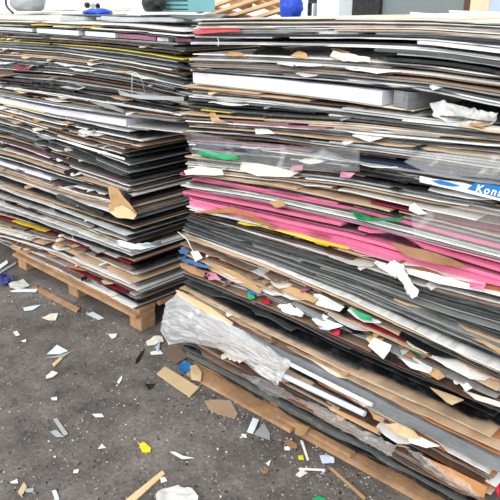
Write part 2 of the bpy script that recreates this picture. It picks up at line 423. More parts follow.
# hollow near the top of the right stack
piece('plastic_offcut', front([(250, 57), (256, 51), (262, 46), (280, 47), (292, 52), (302, 58)], [1.68, 1.72, 1.78, 1.78, 1.74, 1.68]), M_black, 'black plastic offcut tilted up inside the hollow near the right stack top', 'plastic offcut', .004, .003)
piece('cardboard_scrap', front([(224, 56), (232, 52), (241, 53), (246, 57)], 1.655), M_tan, 'small tan cardboard scrap at the left of the dark hollow', 'cardboard scrap', .002, .004)
piece('cardboard_scrap', front([(291, 56), (299, 51), (306, 53), (308, 59)], 1.655), M_tan, 'small tan cardboard scrap in the middle of the dark hollow', 'cardboard scrap', .002, .004)
piece('paper_scrap', front([(334, 50), (350, 53), (370, 58), (371, 63), (352, 62), (342, 60), (330, 56)], 1.65), M_paper, 'crumpled off-white paper at the right of the dark hollow', 'paper', .002, .008)
piece('cardboard_scrap', front([(331, 49), (338, 49), (350, 52), (340, 55)], 1.67), M_orange, 'small orange cardboard flap above the crumpled off-white paper', 'cardboard scrap', .002, .003)
piece('plastic_flap', front([(410, 12), (462, 15), (470, 19), (412, 17)], 1.68), M_glass, 'thin pale flap lying on the right stack top', 'plastic flap', .002, .003)
piece('plastic_flap', front([(449, 11), (520, 13), (520, 17), (450, 14)], 1.75), M_white, 'white strip at the far right of the stack top', 'plastic strip', .003, .001)
piece('painted_strip', front([(192, 31), (206, 29), (240, 28), (240, 31), (196, 34)], 1.64), M_pinkred, 'red painted strip at the top left corner of the right stack', 'strip', .002, .001)
# white plastic bag
piece('plastic_bag', front([(433, 103), (440, 100), (462, 103), (480, 108), (497, 111), (494, 117), (486, 123), (470, 124), (450, 121), (432, 117)], F), M_film2, 'crumpled milky plastic bag stuffed in the upper right stack', 'plastic bag', .002, .022, sub=4, bulge=.03, smooth=True, freq=24)
piece('cardboard_scrap', front([(209, 113), (214, 111), (219, 119), (227, 122), (212, 122)], F-.005), M_tan, 'little torn tan cardboard bit below the yellow strip', 'cardboard scrap', .002, .006)
piece('plastic_flap', front([(255, 129), (268, 129), (275, 134), (256, 134)], F), M_white, 'small white flap under the mauve sheet of the right stack', 'plastic flap', .002, .003)
# bent clear sheet
piece('clear_sheet', front([(184, 133), (190, 131), (240, 141), (300, 146), (360, 149), (359, 172), (310, 170), (270, 173), (240, 170), (212, 166), (199, 164), (190, 150)], [1.66, 1.62, 1.615, 1.6, 1.59, 1.59, 1.6, 1.6, 1.61, 1.62, 1.64, 1.66]), M_film, 'clear flexible sheet bulging out of the right stack above the pink', 'clear sheet', .002, .006, sub=4, smooth=True, freq=8)
piece('plastic_strip', front([(199, 150), (237, 156), (239, 159), (226, 160), (198, 154)], F-.025), M_green, 'green plastic strip at the left end of the clear bent sheet', 'plastic strip', .005, .001, sub=1)
piece('plastic_strip', front([(196, 144), (262, 150), (262, 154), (196, 147)], F-.02), K['u'][0], 'dark navy strip just above the green strip', 'plastic strip', .004, .001, sub=1)
piece('paper_scrap', front([(242, 162), (262, 164), (300, 172), (290, 177), (258, 176), (240, 170)], F-.01), M_paper, 'grey white torn paper hanging above the topmost pink sheet', 'paper', .002, .004)
piece('cardboard_scrap', front([(184, 171), (200, 166), (222, 170), (224, 175), (186, 175)], F-.012), M_paper, 'cream torn card at the left corner above the pink sheets', 'cardboard scrap', .002, .004)
piece('plastic_flap', front([(292, 166), (303, 165), (302, 171), (290, 170)], F-.03), K['q'][0], 'small pale pink flap left of the green sheet', 'plastic flap', .002, .002)
piece('plastic_flap', front([(341, 172), (355, 173), (350, 178), (340, 177)], F-.045), K['q'][0], 'small pink flap at the clear sheet lower right end', 'plastic flap', .002, .002)
# milky film on the right
piece('clear_sheet', front([(404, 162), (420, 154), (450, 152), (505, 156), (505, 180), (460, 177), (425, 172)], F-.02), M_mist, 'milky film over the upper right of the stack above the blue sign', 'plastic film', .002, .006, sub=3, smooth=True, freq=9)
piece('clear_sheet', front([(411, 214), (460, 205), (505, 210), (505, 256), (450, 244), (412, 236)], F-.03), M_film, 'clear film wrapped over the pink sheets at the right edge', 'plastic film', .002, .006, sub=3, smooth=True, freq=8)
def tomesh(o, m):
    COL.objects.link(o); bpy.context.view_layer.update()
    me = bpy.data.meshes.new_from_object(o.evaluated_get(bpy.context.evaluated_depsgraph_get()))
    n = o.name; bpy.data.objects.remove(o); o2 = bpy.data.objects.new(n, me)
    if not me.materials: me.materials.append(m)
    return o2
# shop signs
signw = mat('sign_white', '#f2f1f0', rough=.35, var=.05, tint=.02); signb = mat('sign_blue', '#1e78c8', rough=.35, var=.05, tint=.02)
SY = YR-.035
def sign(px, label):
    return piece('sign_panel', front(px, SY, 0), signw, label, 'sign', .004, .0006, sub=2)
s1 = sign([(420, 176), (434, 179), (463, 183), (505, 193), (505, 202), (460, 191), (420, 182)], 'white sign panel with blue lettering panel reading Kons at the right edge')
def sub(name, px, Y, m, par, th=.001):
    o = piece(name, front(px, Y, 0), m, None, None, th, 0, sub=1)
    o.location = o.location-par.location; o.parent = par; return o
sub('blue_panel', [(467, 189), (475, 183), (490, 184.5), (505, 187), (505, 199.5)], SY-.0035, signb, s1)
sub('blue_oval', [(431, 180.5), (440, 180), (452, 183), (461, 186), (452, 186.5), (440, 184.5)], SY-.0035, signb, s1)
tx = bpy.data.curves.new('sign_lettering', 'FONT'); tx.body = 'Kons'; tx.size = .029; tx.extrude = .0006; tx.shear = .25; tx.space_character = 1.25
tx.offset = .0008
to = bpy.data.objects.new('sign_lettering', tx); tx.materials.append(M_white); to = tomesh(to, M_white); COL.objects.link(to)
a = onY(475, 191.5, SY-.006); b2 = onY(500, 196.3, SY-.006)
ang = math.atan2(b2[2]-a[2], b2[0]-a[0])
to.location = Vector(a)-s1.location; to.rotation_euler = (math.pi/2, -ang, 0); to.parent = s1
# pink zone extras
piece('plastic_offcut', front([(350, 209), (356, 214), (372, 218), (402, 218), (402, 221), (368, 221), (357, 219)], F-.012), K['v'][0], 'green offcut wedged among the pink sheets', 'plastic offcut', .005, .002)
piece('paper_scrap', front([(410, 205), (415, 203), (423, 211), (428, 214), (419, 215), (409, 210)], F-.035), M_white, 'small torn white paper above the clear film on the pink sheets', 'paper', .0015, .003)
piece('cardboard_scrap', front([(268, 202), (282, 200), (286, 206), (276, 208)], F), M_tan, 'torn tan card end between two pink sheets', 'cardboard scrap', .002, .004)
piece('plastic_offcut', front([(390, 242), (405, 246), (425, 250), (450, 258), (470, 268), (440, 265), (415, 259), (398, 251)], F-.006), M_orange, 'orange brown curled card among the right pink sheets', 'card', .002, .004)
piece('plastic_strip', front([(276, 229), (300, 234), (318, 239), (349, 247), (349, 249.5), (312, 241.5), (276, 230.5)], F-.012), mat('golden_strip', '#e3bf3e', rough=.4), 'yellow strip hanging just below the lowest pink sheet', 'plastic strip', .002, .002)
piece('plastic_strip', front([(188, 213), (232, 207), (262, 219), (276, 228), (262, 224), (235, 213)], F-.002), K['o'][0], 'orange red paper edge at the left below the pink sheets', 'paper', .002, .002)
piece('plastic_flap', front([(405, 268), (432, 273), (484, 288), (482, 292), (440, 284), (408, 274)], F-.01), M_white, 'white card sticking out right of the white cloth', 'card', .002, .002)
piece('plastic_flap', front([(470, 282), (486, 285), (482, 290), (470, 288)], F-.03), K['p'][0], 'small pink flap at the right end of the white card', 'plastic flap', .002, .001)
# white cloth hanging
piece('torn_cloth', front([(374, 261), (388, 264), (394, 260), (402, 264), (406, 272), (409, 280), (417, 290), (418, 296), (413, 298), (407, 294), (403, 284), (399, 276), (397, 272), (395, 278), (390, 275), (387, 271), (380, 267)],
      [1.66]+[1.605]*16), M_white, 'torn white cloth hanging over the charcoal sheets', 'cloth', .006, .01, sub=3, smooth=True, freq=40)
# mixed debris band
piece('plastic_scrap', front([(178, 250), (184, 248), (189, 251), (187, 254), (180, 254)], F-.01), M_blue, 'blue scrap at the left corner under the charcoal sheets', 'plastic scrap', .002, .004)
piece('paper_scrap', front([(190, 252), (198, 250), (203, 258), (196, 262)], F-.014), M_white, 'white triangular scrap between two blue scraps at the left corner', 'paper', .002, .003)
piece('plastic_scrap', front([(178, 257), (190, 259), (212, 268), (205, 268), (182, 261)], F-.012), M_blue, 'long blue scrap under the white triangular scrap', 'plastic scrap', .002, .003)
piece('paper_scrap', front([(180, 263), (192, 266), (206, 272), (204, 278), (190, 273), (181, 268)], F-.012), M_orange, 'orange and red printed scrap at the left above the black run', 'paper', .002, .006)
piece('plastic_scrap', front([(204, 270), (216, 274), (221, 280), (208, 280)], F-.01), K['q'][0], 'pinkish crumpled scrap right of the orange printed scrap', 'plastic scrap', .002, .006)
piece('plastic_scrap', front([(246, 288), (254, 288), (263, 293), (258, 295), (248, 292)], F-.012), M_blue, 'blue scrap above the black run beside the green scrap', 'plastic scrap', .002, .005)
piece('plastic_scrap', front([(247, 293), (253, 292), (255, 298), (249, 299)], F-.02), M_green, 'tiny green scrap above the black run', 'plastic scrap', .003, .003)
piece('plastic_scrap', front([(262, 299), (269, 299), (270, 304), (264, 304)], F-.015), M_red, 'tiny red scrap right of the tiny green scrap', 'plastic scrap', .003, .003)
piece('cardboard_roll', front([(204, 260), (235, 272), (262, 290), (260, 294), (230, 281), (206, 268)], F-.008), M_tan, 'long tan card strip crossing the debris band on the left', 'card', .003, .006, bulge=.01)
piece('cardboard_roll', front([(280, 283), (300, 290), (318, 299), (314, 303), (292, 296), (280, 289)], F-.01), M_tan, 'short tan card strip under the long white line', 'card', .003, .006, bulge=.012)
piece('plastic_flap', front([(314, 294), (320, 294), (345, 307), (340, 312), (315, 305)], F-.014), M_film2, 'cloudy clear flap right of the short tan card', 'plastic flap', .002, .004)
piece('plastic_offcut', front([(350, 308), (372, 317), (372, 321), (360, 318)], F-.014), M_green, 'pointed green offcut in the debris band', 'plastic offcut', .004, .001)
piece('foam_scrap', front([(278, 305), (287, 303), (294, 306), (302, 312), (300, 316), (292, 314), (280, 310)], F-.02), M_white, 'crumpled white foam lump above the black run', 'foam', .006, .012, sub=3, bulge=.015, freq=40)
piece('paper_scrap', front([(312, 315), (322, 317), (334, 322), (343, 326), (330, 330), (318, 325), (312, 320)], F-.016), M_white, 'torn white paper right of the white foam lump', 'paper', .002, .006, freq=30)
piece('plastic_scrap', front([(318, 325), (331, 326), (329, 331), (320, 329)], F-.024), M_lav, 'pale blue scrap below the torn white paper', 'plastic scrap', .002, .003)
piece('plastic_scrap', front([(332, 328), (340, 330), (339, 335), (333, 334)], F-.018), M_red, 'red scrap right of the pale blue scrap', 'plastic scrap', .004, .003)
piece('cardboard_scrap', front([(368, 346), (374, 337), (391, 345), (389, 351), (383, 359)], F-.03), M_paper, 'square torn cream card tilted over the black run', 'card', .002, .003)
piece('plastic_scrap', front([(383, 359), (389, 350), (397, 357), (392, 361)], F-.02), M_black, 'black scrap behind the torn cream card', 'plastic scrap', .002, .005)
piece('clear_sheet', front([(397, 355), (408, 354), (432, 368), (430, 374), (410, 368)], F-.014), M_film2, 'short cloudy film strip right of the torn cream card', 'plastic film', .002, .004, freq=30)
piece('cardboard_scrap', front([(430, 367), (440, 370), (445, 376), (438, 380), (430, 375)], F-.02), M_tan, 'small torn tan card at the end of the cloudy film strip', 'card', .002, .004)
piece('plastic_scrap', front([(458, 382), (468, 383), (473, 388), (466, 391)], F-.02), M_white, 'small white bent scrap low at the right edge', 'plastic scrap', .002, .004)
piece('cardboard_scrap', front([(430, 387), (464, 400), (452, 405), (446, 402)], [1.64, 1.64, 1.6, 1.6]), M_tan2, 'pale tan pointed card hanging over the black run', 'card', .002, .002)
piece('cardboard_scrap', front([(463, 390), (500, 402), (500, 407), (475, 399)], F-.015), M_paper, 'pale card wedge at the right edge of the black run', 'card', .002, .002)
piece('cardboard_scrap', front([(471, 338), (485, 345), (505, 357), (505, 352), (486, 342)], F-.02), M_tan, 'curled tan card end at the right edge under the charcoal run', 'card', .003, .004, bulge=.008)

# bubble wrap draped on the lower left of the right stack
def drape(name, top, bot, Y0, m, label, cat, nu=130, nv=50, bulge=.035, cr=.012, seed=3.):
    V = []; Fc = []
    tx_, ty_ = zip(*top); bx_, by_ = zip(*bot)
    tl = np.linspace(0, 1, len(top)); bl = np.linspace(0, 1, len(bot))
    for i in range(nu+1):
        u = i/nu
        a = (np.interp(u, tl, tx_), np.interp(u, tl, ty_)); b = (np.interp(u, bl, bx_), np.interp(u, bl, by_))
        for j in range(nv+1):
            v = j/nv
            x = a[0]*(1-v)+b[0]*v; y = a[1]*(1-v)+b[1]*v
            q = Vector((u*4+seed+v*1.5, v*6-u*2, seed))
            r = 1-abs(noise.noise(q))*2; r2 = 1-abs(noise.noise(q*2.6))*2; r3 = 1-abs(noise.noise(q*6))*2.2
            Y = Y0-bulge*math.sin(math.pi*min(1, max(0, v)))**.6*math.sin(math.pi*min(1, .06+u*.9))**.5-cr*r-cr*.6*r2-cr*.3*r3
            p = onY(x+noise.noise(q*1.9)*1.5, y+noise.noise(q*2.3+Vector((5, 5, 5)))*1.8, Y)
            V.append(tuple(p))
    for i in range(nu):
        for j in range(nv):
            a = i*(nv+1)+j; Fc.append((a, a+1, a+nv+2, a+nv+1))
    o = meshobj(name, V, Fc, m, smooth=True)
    md = o.modifiers.new('thickness', 'SOLIDIFY'); md.thickness = .0025; md.offset = 0
    return put(o, label, cat)
drape('bubble_wrap', [(166, 303), (178, 293), (205, 309), (235, 326), (262, 343), (282, 356), (291, 362)],
      [(160, 331), (168, 345), (188, 342), (218, 349), (245, 363), (264, 377), (278, 386)], YR-.045, M_bub,
      'crumpled clear bubble wrap bulging from the right stack lower left corner', 'bubble wrap')
piece('cardboard_strip', front([(176, 290), (182, 292), (210, 307), (233, 323), (232, 327), (205, 312), (180, 297)], YR-.06, 0), M_tan2, 'pale tan board edge lying across the top of the bubble wrap', 'board', .006, .001, sub=1)
# tubes
def tube(name, p0, p1, r, m, label, cat, seg=16, hollow=True, wob=0):
    p0 = Vector([float(c) for c in p0]); p1 = Vector([float(c) for c in p1]); d = (p1-p0); q = d.to_track_quat('Z', 'Y')
    V = []; Fc = []; n = 8
    for rr in ((r, r*.85) if hollow else (r,)):
        for i in range(n+1):
            for k in range(seg):
                a = 2*math.pi*k/seg
                V.append(tuple(q @ Vector((rr*math.cos(a), rr*math.sin(a), d.length*i/n)) + Vector((0, 0, -wob*math.sin(math.pi*i/n)))))
    S_ = seg*(n+1)
    for s in range(2 if hollow else 1):
        for i in range(n):
            for k in range(seg):
                a = s*S_+i*seg+k; b = s*S_+i*seg+(k+1) % seg
                Fc.append((a, b, b+seg, a+seg))
    if hollow:
        for i in (0, n):
            for k in range(seg):
                a = i*seg+k; b = i*seg+(k+1) % seg
                Fc.append((a, b, S_+b, S_+a))
    else:
        Fc.append(tuple(range(seg))); Fc.append(tuple(n*seg+k for k in range(seg)))
    o = meshobj(name, V, Fc, m, smooth=True); o.location = p0
    return put(o, label, cat)
tube('plastic_tube', onY(276, 372, YR-.05), onY(365, 414, YR-.035), .011, M_lav, 'thick pale lavender tube sticking out of the bubble wrap', 'tube', wob=.0)
tube('plastic_tube', onY(284, 361, YR-.05), onY(372, 405, YR-.035), .008, M_white, 'thinner white tube above the lavender tube', 'tube')
piece('cardboard_scrap', front([(368, 409), (376, 415), (386, 418), (383, 423), (373, 419)], F-.02), M_tan, 'small torn tan card at the end of the white tube', 'card', .003, .006)
piece('cardboard_scrap', front([(383, 424), (396, 423), (412, 430), (420, 438), (410, 440), (395, 433)], F-.025), M_tan2, 'larger torn pale tan card below the white tube end', 'card', .003, .008, bulge=.01)
piece('paper_scrap', front([(405, 434), (420, 437), (440, 446), (428, 448), (410, 443)], F-.03), M_white, 'torn white film end right of the larger torn tan card', 'plastic film', .003, .008)
piece('cardboard_strip', front([(328, 406), (335, 408), (379, 430), (378, 434), (330, 410)], F-.02), M_tan, 'narrow tan stick below the lavender tube', 'stick', .006, .001, sub=1)
piece('hardboard_strip', front([(420, 455), (450, 468), (487, 487), (484, 498), (450, 480)], F-.012), mat('scrap_hardboard', '#c28a58', rough=.6, var=.15), 'orange brown card panel at the lower right corner', 'card', .003, .002)
# torn film over the bottom slabs
piece('clear_sheet', front([(296, 398), (320, 405), (345, 420), (395, 446), (392, 456), (360, 440), (325, 420)], F-.02), M_mist, 'torn milky film running over the lowest charcoal slabs', 'plastic film', .002, .012, sub=4, freq=38)
piece('clear_sheet', front([(405, 447), (430, 459), (470, 485), (480, 497), (455, 487), (425, 467)], F-.02), M_mist, 'torn milky film under the orange brown card panel', 'plastic film', .002, .012, sub=4, freq=38)
piece('clear_sheet', front([(240, 374), (262, 378), (290, 392), (300, 402), (270, 395)], F-.02), M_film, 'thin clear film shreds below the bubble wrap', 'plastic film', .002, .01, sub=3, freq=38)
piece('plastic_scrap', onZ and front([(492, 484), (500, 480), (506, 490), (500, 497)], YR+.02), M_red, 'red scrap beyond the lower right corner of the stack', 'plastic scrap', .004, .004)

# left stack extras
FL = YL-.03
piece('torn_paper', front([(108, 187), (112, 186), (120, 191), (137, 214), (134, 218), (117, 217), (109, 211), (111, 200)], [1.70, 1.70, 1.71, 1.72, 1.71, 1.70, 1.69, 1.69]), M_tan, 'torn tan paper flap hanging from the left stack', 'paper', .002, .006, sub=3)
piece('torn_paper', front([(110, 204), (119, 203), (128, 208), (136, 215), (134, 219), (118, 218), (110, 213)], 1.685), M_tan2, 'paler lower fold of paper beside the torn tan flap', 'paper', .002, .005, sub=3)
piece('plastic_scrap', front([(119, 189), (126, 191), (133, 210), (131, 212)], 1.72), M_black, 'black scrap on the right of the torn tan flap', 'plastic scrap', .003, .003)
piece('plastic_sheet_roll', front([(117, 240), (134, 246), (150, 244), (160, 241), (160, 246), (140, 251), (130, 251), (118, 246)], [1.73, 1.72, 1.72, 1.80, 1.80, 1.72, 1.71, 1.72]), M_glass, 'folded milky plastic at the left stack near corner', 'folded plastic', .004, .006, sub=3, smooth=True, bulge=.012)
piece('plastic_strip', front([(50, 137), (75, 143), (125, 158), (125, 160), (80, 147)], FL), M_white, 'long white strip under the long lavender board', 'plastic strip', .003, .002)
piece('plastic_scrap', front([(13, 65), (24, 64), (32, 67), (28, 70), (15, 69)], FL), K['r'][0], 'dark red crumpled scrap high on the left stack', 'plastic scrap', .003, .005)
piece('plastic_flap', front([(76, 84), (86, 87), (78, 90), (60, 87)], FL-.005), M_grey, 'grey pointed flap in the middle of the upper left stack', 'plastic flap', .002, .003)
piece('plastic_offcut', front([(30, 78), (62, 80), (80, 88), (70, 93), (38, 90)], YL-.012), M_black, 'black crumpled plastic wad in the upper left stack', 'plastic offcut', .004, .01, sub=3)
piece('plastic_strip', front([(118, 90), (130, 94), (184, 97), (184, 101), (140, 99), (120, 95)], FL-.01), M_grey, 'grey glossy strip behind the string loop', 'plastic strip', .003, .002)
piece('plastic_strip', front([(56, 195), (60, 194), (104, 213), (103, 217), (58, 199)], FL-.01), M_black, 'black strip left of the torn tan flap', 'plastic strip', .006, .001, sub=1)
piece('corrugated_strip', front([(90, 98), (105, 102), (124, 110), (124, 113), (100, 106), (88, 101)], FL-.01), K['g'][0], 'grey ribbed strip above the long lavender board', 'plastic strip', .004, .001)
# string
def wire(name, pts, r, m, label, cat, parent=None):
    cu = bpy.data.curves.new(name, 'CURVE'); cu.dimensions = '3D'; cu.bevel_depth = r; cu.bevel_resolution = 2
    sp = cu.splines.new('NURBS'); sp.points.add(len(pts)-1); sp.order_u = 3; sp.use_endpoint_u = True
    for i, p in enumerate(pts): sp.points[i].co = (float(p[0]), float(p[1]), float(p[2]), 1)
    cu.materials.append(m)
    return put(tomesh(bpy.data.objects.new(name, cu), m), label, cat)
wire('string_loop', front([(132, 108), (132, 85), (132, 72), (138, 73), (143, 82), (145, 94)], [1.775, 1.73, 1.74, 1.70, 1.71, 1.775]), .0013, M_white, 'white string loop hanging on the upper left stack', 'string')
wire('string', front([(72, 231), (72, 239), (78, 242), (82, 243)], [1.78, 1.73, 1.72, 1.78]), .0015, M_white, 'short white string end low on the left stack', 'string')
wire('string', front([(178, 232), (187, 238), (191, 248), (196, 256)], [1.69, 1.62, 1.61, 1.64]), .002, M_white, 'white string at the left corner of the charcoal run', 'string')
wire('string', front([(218, 46), (220, 40), (216, 36)], [1.64, 1.63, 1.68]), .0015, M_white, 'tiny white string near the right stack top left', 'string')

# random small shards sticking out of the seams, each its own object
def shard(i, stack):
    if stack == 'right':
        cs = cR; bi = random.choice([2, 4, 4, 5, 6, 6, 9, 9, 11, 11, 11, 11, 11, 11, 11, 13, 13, 14, 15, 15]); fr = random.uniform(.15, .85); x = random.uniform(RL+.03, RR-.15); Y = YR-.025
    else:
        cs = cL; bi = random.choice([1, 2, 2, 3, 3, 3, 5, 6, 7, 8, 8, 9, 10, 10, 11, 11]); fr = random.uniform(.15, .85); x = random.uniform(-3.75, (LC if bi > 4 else LR)-.15); Y = YL-.025
    f = lambda u: cs[bi](u)*fr+cs[bi+1](u)*(1-fr)
    c = random.choice([('white', M_white), ('cream', M_paper), ('tan', M_tan), ('grey', M_grey), ('black', M_black), ('cloudy', M_film2), ('pale tan', M_tan2), ('white', M_white), ('brown', M_skin), ('black', M_black)] + ([('tan', M_tan), ('pale tan', M_tan2), ('orange brown', M_orange), ('brown', M_skin), ('mauve', K['m'][0])] if bi in (11, 13) else []))
    w = random.choice([random.uniform(.012, .04), random.uniform(.03, .1), random.uniform(.08, .22)]); h = random.uniform(.002, .009); d = random.uniform(-.006, .006); tl = random.uniform(-.006, .006)
    pts = [(x, Y+.05, f(x)), (x+w*.5, Y+.06, f(x+w*.5)+.002), (x+w, Y+.05, f(x+w)+tl), (x+w*.97, Y+.01+d, f(x+w)+tl), (x+w*random.uniform(.6, .8), Y-.012+d, f(x+w*.7)-h*.9+tl), (x+w*.35, Y-.008+d, f(x+w*.35)-h*.7), (x+w*.05, Y+.002+d, f(x)-h*.3)]
    return c, pts, bi, x
landR = {2: 'above the lavender foam board', 14: 'by the wide grey sheet', 4: 'below the lavender foam board', 5: 'above the clear bent sheet', 6: 'above the pink sheets', 9: 'just below the pink sheets', 11: 'just above the black run', 13: 'below the black run', 15: 'near the lavender tube'}
landL = {6: 'above the long dark gap', 1: 'below the top foam blocks', 2: 'near the string loop height', 3: 'above the long lavender board', 5: 'below the long lavender board', 7: 'in the upper middle', 8: 'level with torn tan paper', 9: 'below the torn tan paper', 10: 'in the lower middle', 11: 'above the pallet'}
for st, n_ in (('right', 95), ('left', 110)):
    got = {}
    for i in range(n_):
        c, pts, bi, x = shard(i, st)
        got.setdefault((c[0], bi), []).append((x, c, pts))
    for (cw, bi), lst in sorted(got.items()):
        lst.sort(key=lambda q: q[0])
        for k, (x, c, pts) in enumerate(lst):
            pos = '' if len(lst) == 1 else (['leftmost', 'second', 'third', 'fourth', 'fifth', 'sixth', 'seventh', 'eighth', 'ninth', 'tenth'][k] + ' from left, ' if k else 'leftmost, ')
            piece('plastic_shard', pts, c[1], f"small {cw} shard, {pos}{(landR if st == 'right' else landL)[bi]}, {st} stack", 'shard', .002, .004, sub=1, group=f'small shards in the {st} stack seams')

# ------------------------------------------------------------------ things on top of the stacks
zt = cR[0]; ztL = cL[0]
def onTop(x, Y, z): return (x, Y, z)
# slatted wooden crate lid lying on the right stack
def plank(name, p0, p1, w, t, m, parent):
    p0 = Vector([float(c) for c in p0]); p1 = Vector([float(c) for c in p1]); d = p1-p0
    bm = bmesh.new(); bmesh.ops.create_cube(bm, size=1)
    bmesh.ops.scale(bm, vec=(d.length, w, t), verts=bm.verts)
    bmesh.ops.bevel(bm, geom=bm.edges, offset=.002, segments=1, affect='EDGES')
    me = bpy.data.meshes.new(name); bm.to_mesh(me); bm.free(); me.materials.append(m)
    o = bpy.data.objects.new(name, me); o.location = (p0+p1)/2-parent.location; o.rotation_euler = d.to_track_quat('X', 'Z').to_euler()
    COL.objects.link(o); o.parent = parent
cr = empty('wooden_crate', (-2.2, 2.9, 1.52), 'pale slatted wooden crate behind the top of the right stack', 'crate')
Yc = 2.95
for (a, b, w) in [((198, 12), (262, -12), .05), ((204, 17), (285, -10), .05), ((222, 19), (296, -4), .05), ((250, 20), (300, 4), .05)]:
    plank('slat', onY(*a, Yc), onY(*b, Yc), w, .02, wood2, cr)
for (a, b) in [((196, 3), (262, 22)), ((240, -6), (285, 14))]:
    plank('rail', onY(*a, Yc+.05), onY(*b, Yc+.05), .04, .03, wood2, cr)
for (a, b) in [((232, 0), (250, 8)), ((262, -3), (282, 5))]:
    plank('cross_rail', onY(*a, Yc+.11), onY(*b, Yc+.11), .04, .05, wood, cr)
# blue bag
def blob(name, c, r, m, label, cat, sc=(1, 1, 1), cr_=.25, freq=2.2, sub_=4, seed=1.):
    bm = bmesh.new(); bmesh.ops.create_icosphere(bm, subdivisions=sub_, radius=1)
    for v in bm.verts:
        q = Vector(v.co)*freq+Vector((seed, seed, 0))
        v.co = v.co*(1+cr_*noise.noise(q)+cr_*.5*(1-2*abs(noise.noise(q*2.3))))
        v.co.x *= r*sc[0]; v.co.y *= r*sc[1]; v.co.z *= r*sc[2]
        v.co.z = max(v.co.z, -r*sc[2]*.8)
    me = bpy.data.meshes.new(name); bm.to_mesh(me); bm.free(); me.materials.append(m)
    for p in me.polygons: p.use_smooth = True
    o = bpy.data.objects.new(name, me); o.location = [float(q) for q in c]
    return put(o, label, cat)
p = onY(291, 9, 2.45); blob('blue_bag', (p[0], p[1], 1.585), .062, M_royal, 'crumpled royal blue bag on top of the right stack', 'bag', sc=(.85, .8, 1.0), cr_=.2)
p = onY(98, 16, 2.1); blob('blue_cloth', (p[0], p[1], 1.552), .09, M_royal, 'folded royal blue cloth on top of the left stack', 'cloth', sc=(1, .7, .22), cr_=.2, seed=4)
# clamp
ce = empty('metal_clamp', tuple(onY(312, 16, 2.6)), 'small dark metal clamp standing right of the blue bag', 'clamp')
def cbox(name, par, x0, x1, y0, y1, z0, z1, m): return box(name, x0, x1, y0, y1, z0, z1, m, par, bev=.002)
cbox('post', ce, -.022, -.008, -.01, .01, 0, .06, M_black); cbox('post', ce, .012, .024, -.01, .01, 0, .055, M_grey)
cbox('bridge', ce, -.02, .022, -.01, .01, .056, .078, M_black)
# teal box on the left stack
ZT = 1.527
p = onY(184, 12, 2.35)
te = empty('teal_crate', (p[0], p[1], ZT+.03), 'pale teal plastic crate on top of the left stack', 'crate')
cbox('body', te, -.11, .11, -.07, .12, 0.0, .13, M_teal); 
for k in range(3): cbox('rib', te, -.114, .114, -.0745, -.0705, .012+.02*k, .016+.02*k, mat('dark_teal', '#4c7f86', rough=.5))
cbox('rim', te, -.117, .117, -.077, -.0707, .131, .15, M_teal)
piece('dark_strip', [(-2.32, 1.95, ZT+.018), (-1.93, 1.8, ZT+.002), (-1.93, 1.84, ZT+.004), (-2.3, 2.3, ZT+.022)], M_black, 'long black strip lying before the pale teal crate', 'plastic strip', .006, .001)
# white covers, boards and clutter along the left stack top
def slab(name, px0, px1, ybase, Y, h, dep, m, label, cat, rz=0):
    a = onY(px0, ybase, Y); b = onY(px1, ybase, Y); 
    bm = bmesh.new(); bmesh.ops.create_cube(bm, size=1)
    w = b[0]-a[0]
    bmesh.ops.scale(bm, vec=(w, dep, h), verts=bm.verts)
    bmesh.ops.bevel(bm, geom=bm.edges, offset=min(h*.2, .006), segments=2, affect='EDGES')
    me = bpy.data.meshes.new(name); bm.to_mesh(me); bm.free(); me.materials.append(m)
    o = bpy.data.objects.new(name, me); o.location = ((a[0]+b[0])/2, Y+dep/2, a[2]+h/2); o.rotation_euler = (0, 0, rz)
    return put(o, label, cat)
slab('foam_slab', -20, 60, 19.0, 1.80, .022, .25, mat('dusty_grey', '#c9ccc9', rough=.7, var=.2, bump=.4), 'dusty pale grey board on the left end of the left stack', 'board')
slab('foam_slab', -10, 82, 14.5, 2.08, .012, .3, mat('dusty_cream', '#cfc8b6', rough=.7, var=.25), 'cream board behind the dusty grey board', 'board')
slab('foam_slab', 48, 100, 11, 2.45, .03, .25, M_white, 'white box shape left of the folded blue cloth', 'box')
slab('cardboard_box', 27, 48, 10.5, 2.25, .028, .15, M_white, 'small white box with grey specks far left on top', 'box')
slab('white_cover', 98, 144, 9, 2.35, .06, .3, M_white, 'big white slab right of the folded blue cloth', 'slab')
slab('wrapped_slab', 96, 176, 20, 1.84, .012, .3, M_grey, 'film-wrapped grey board on top of the left stack corner', 'board')
slab('dark_board', 140, 208, 17.5, 2.05, .012, .2, M_black, 'black board lying under the pale teal crate', 'board')
slab('dark_board', 62, 140, 15.5, 1.95, .006, .1, K['d'][0], 'thin charcoal board in front of the folded blue cloth', 'board')
p = onY(154, 2, 2.2); blob('black_shoe', (p[0], p[1], 1.60), .075, M_black, 'rounded black object between white slab and teal crate', 'bag', sc=(.8, .8, .7), cr_=.1, seed=8)
p = onY(27, 0, 2.0); blob('grey_bundle', (p[0], p[1], 1.60), .11, M_grey, 'rounded grey bundle at the far left top', 'bundle', sc=(1.1, .8, .5), cr_=.1, seed=12)
wire('curved_hook', front([(7, -6), (5, 2), (8, 9), (13, 13)], 1.87), .006, M_black, 'black curved hook at the far left top', 'hook')
for k, (x, w) in enumerate([(84, 4), (90, 3), (95, 3)]):
    slab('bottle_cap', x, x+w, 9 if k else 8, 2.2, .03, .02, M_black if k != 1 else M_grey, ['leftmost of three tiny dark bits above the blue cloth', 'middle grey bit above the blue cloth', 'rightmost of three tiny dark bits above the blue cloth'][k], 'cap')

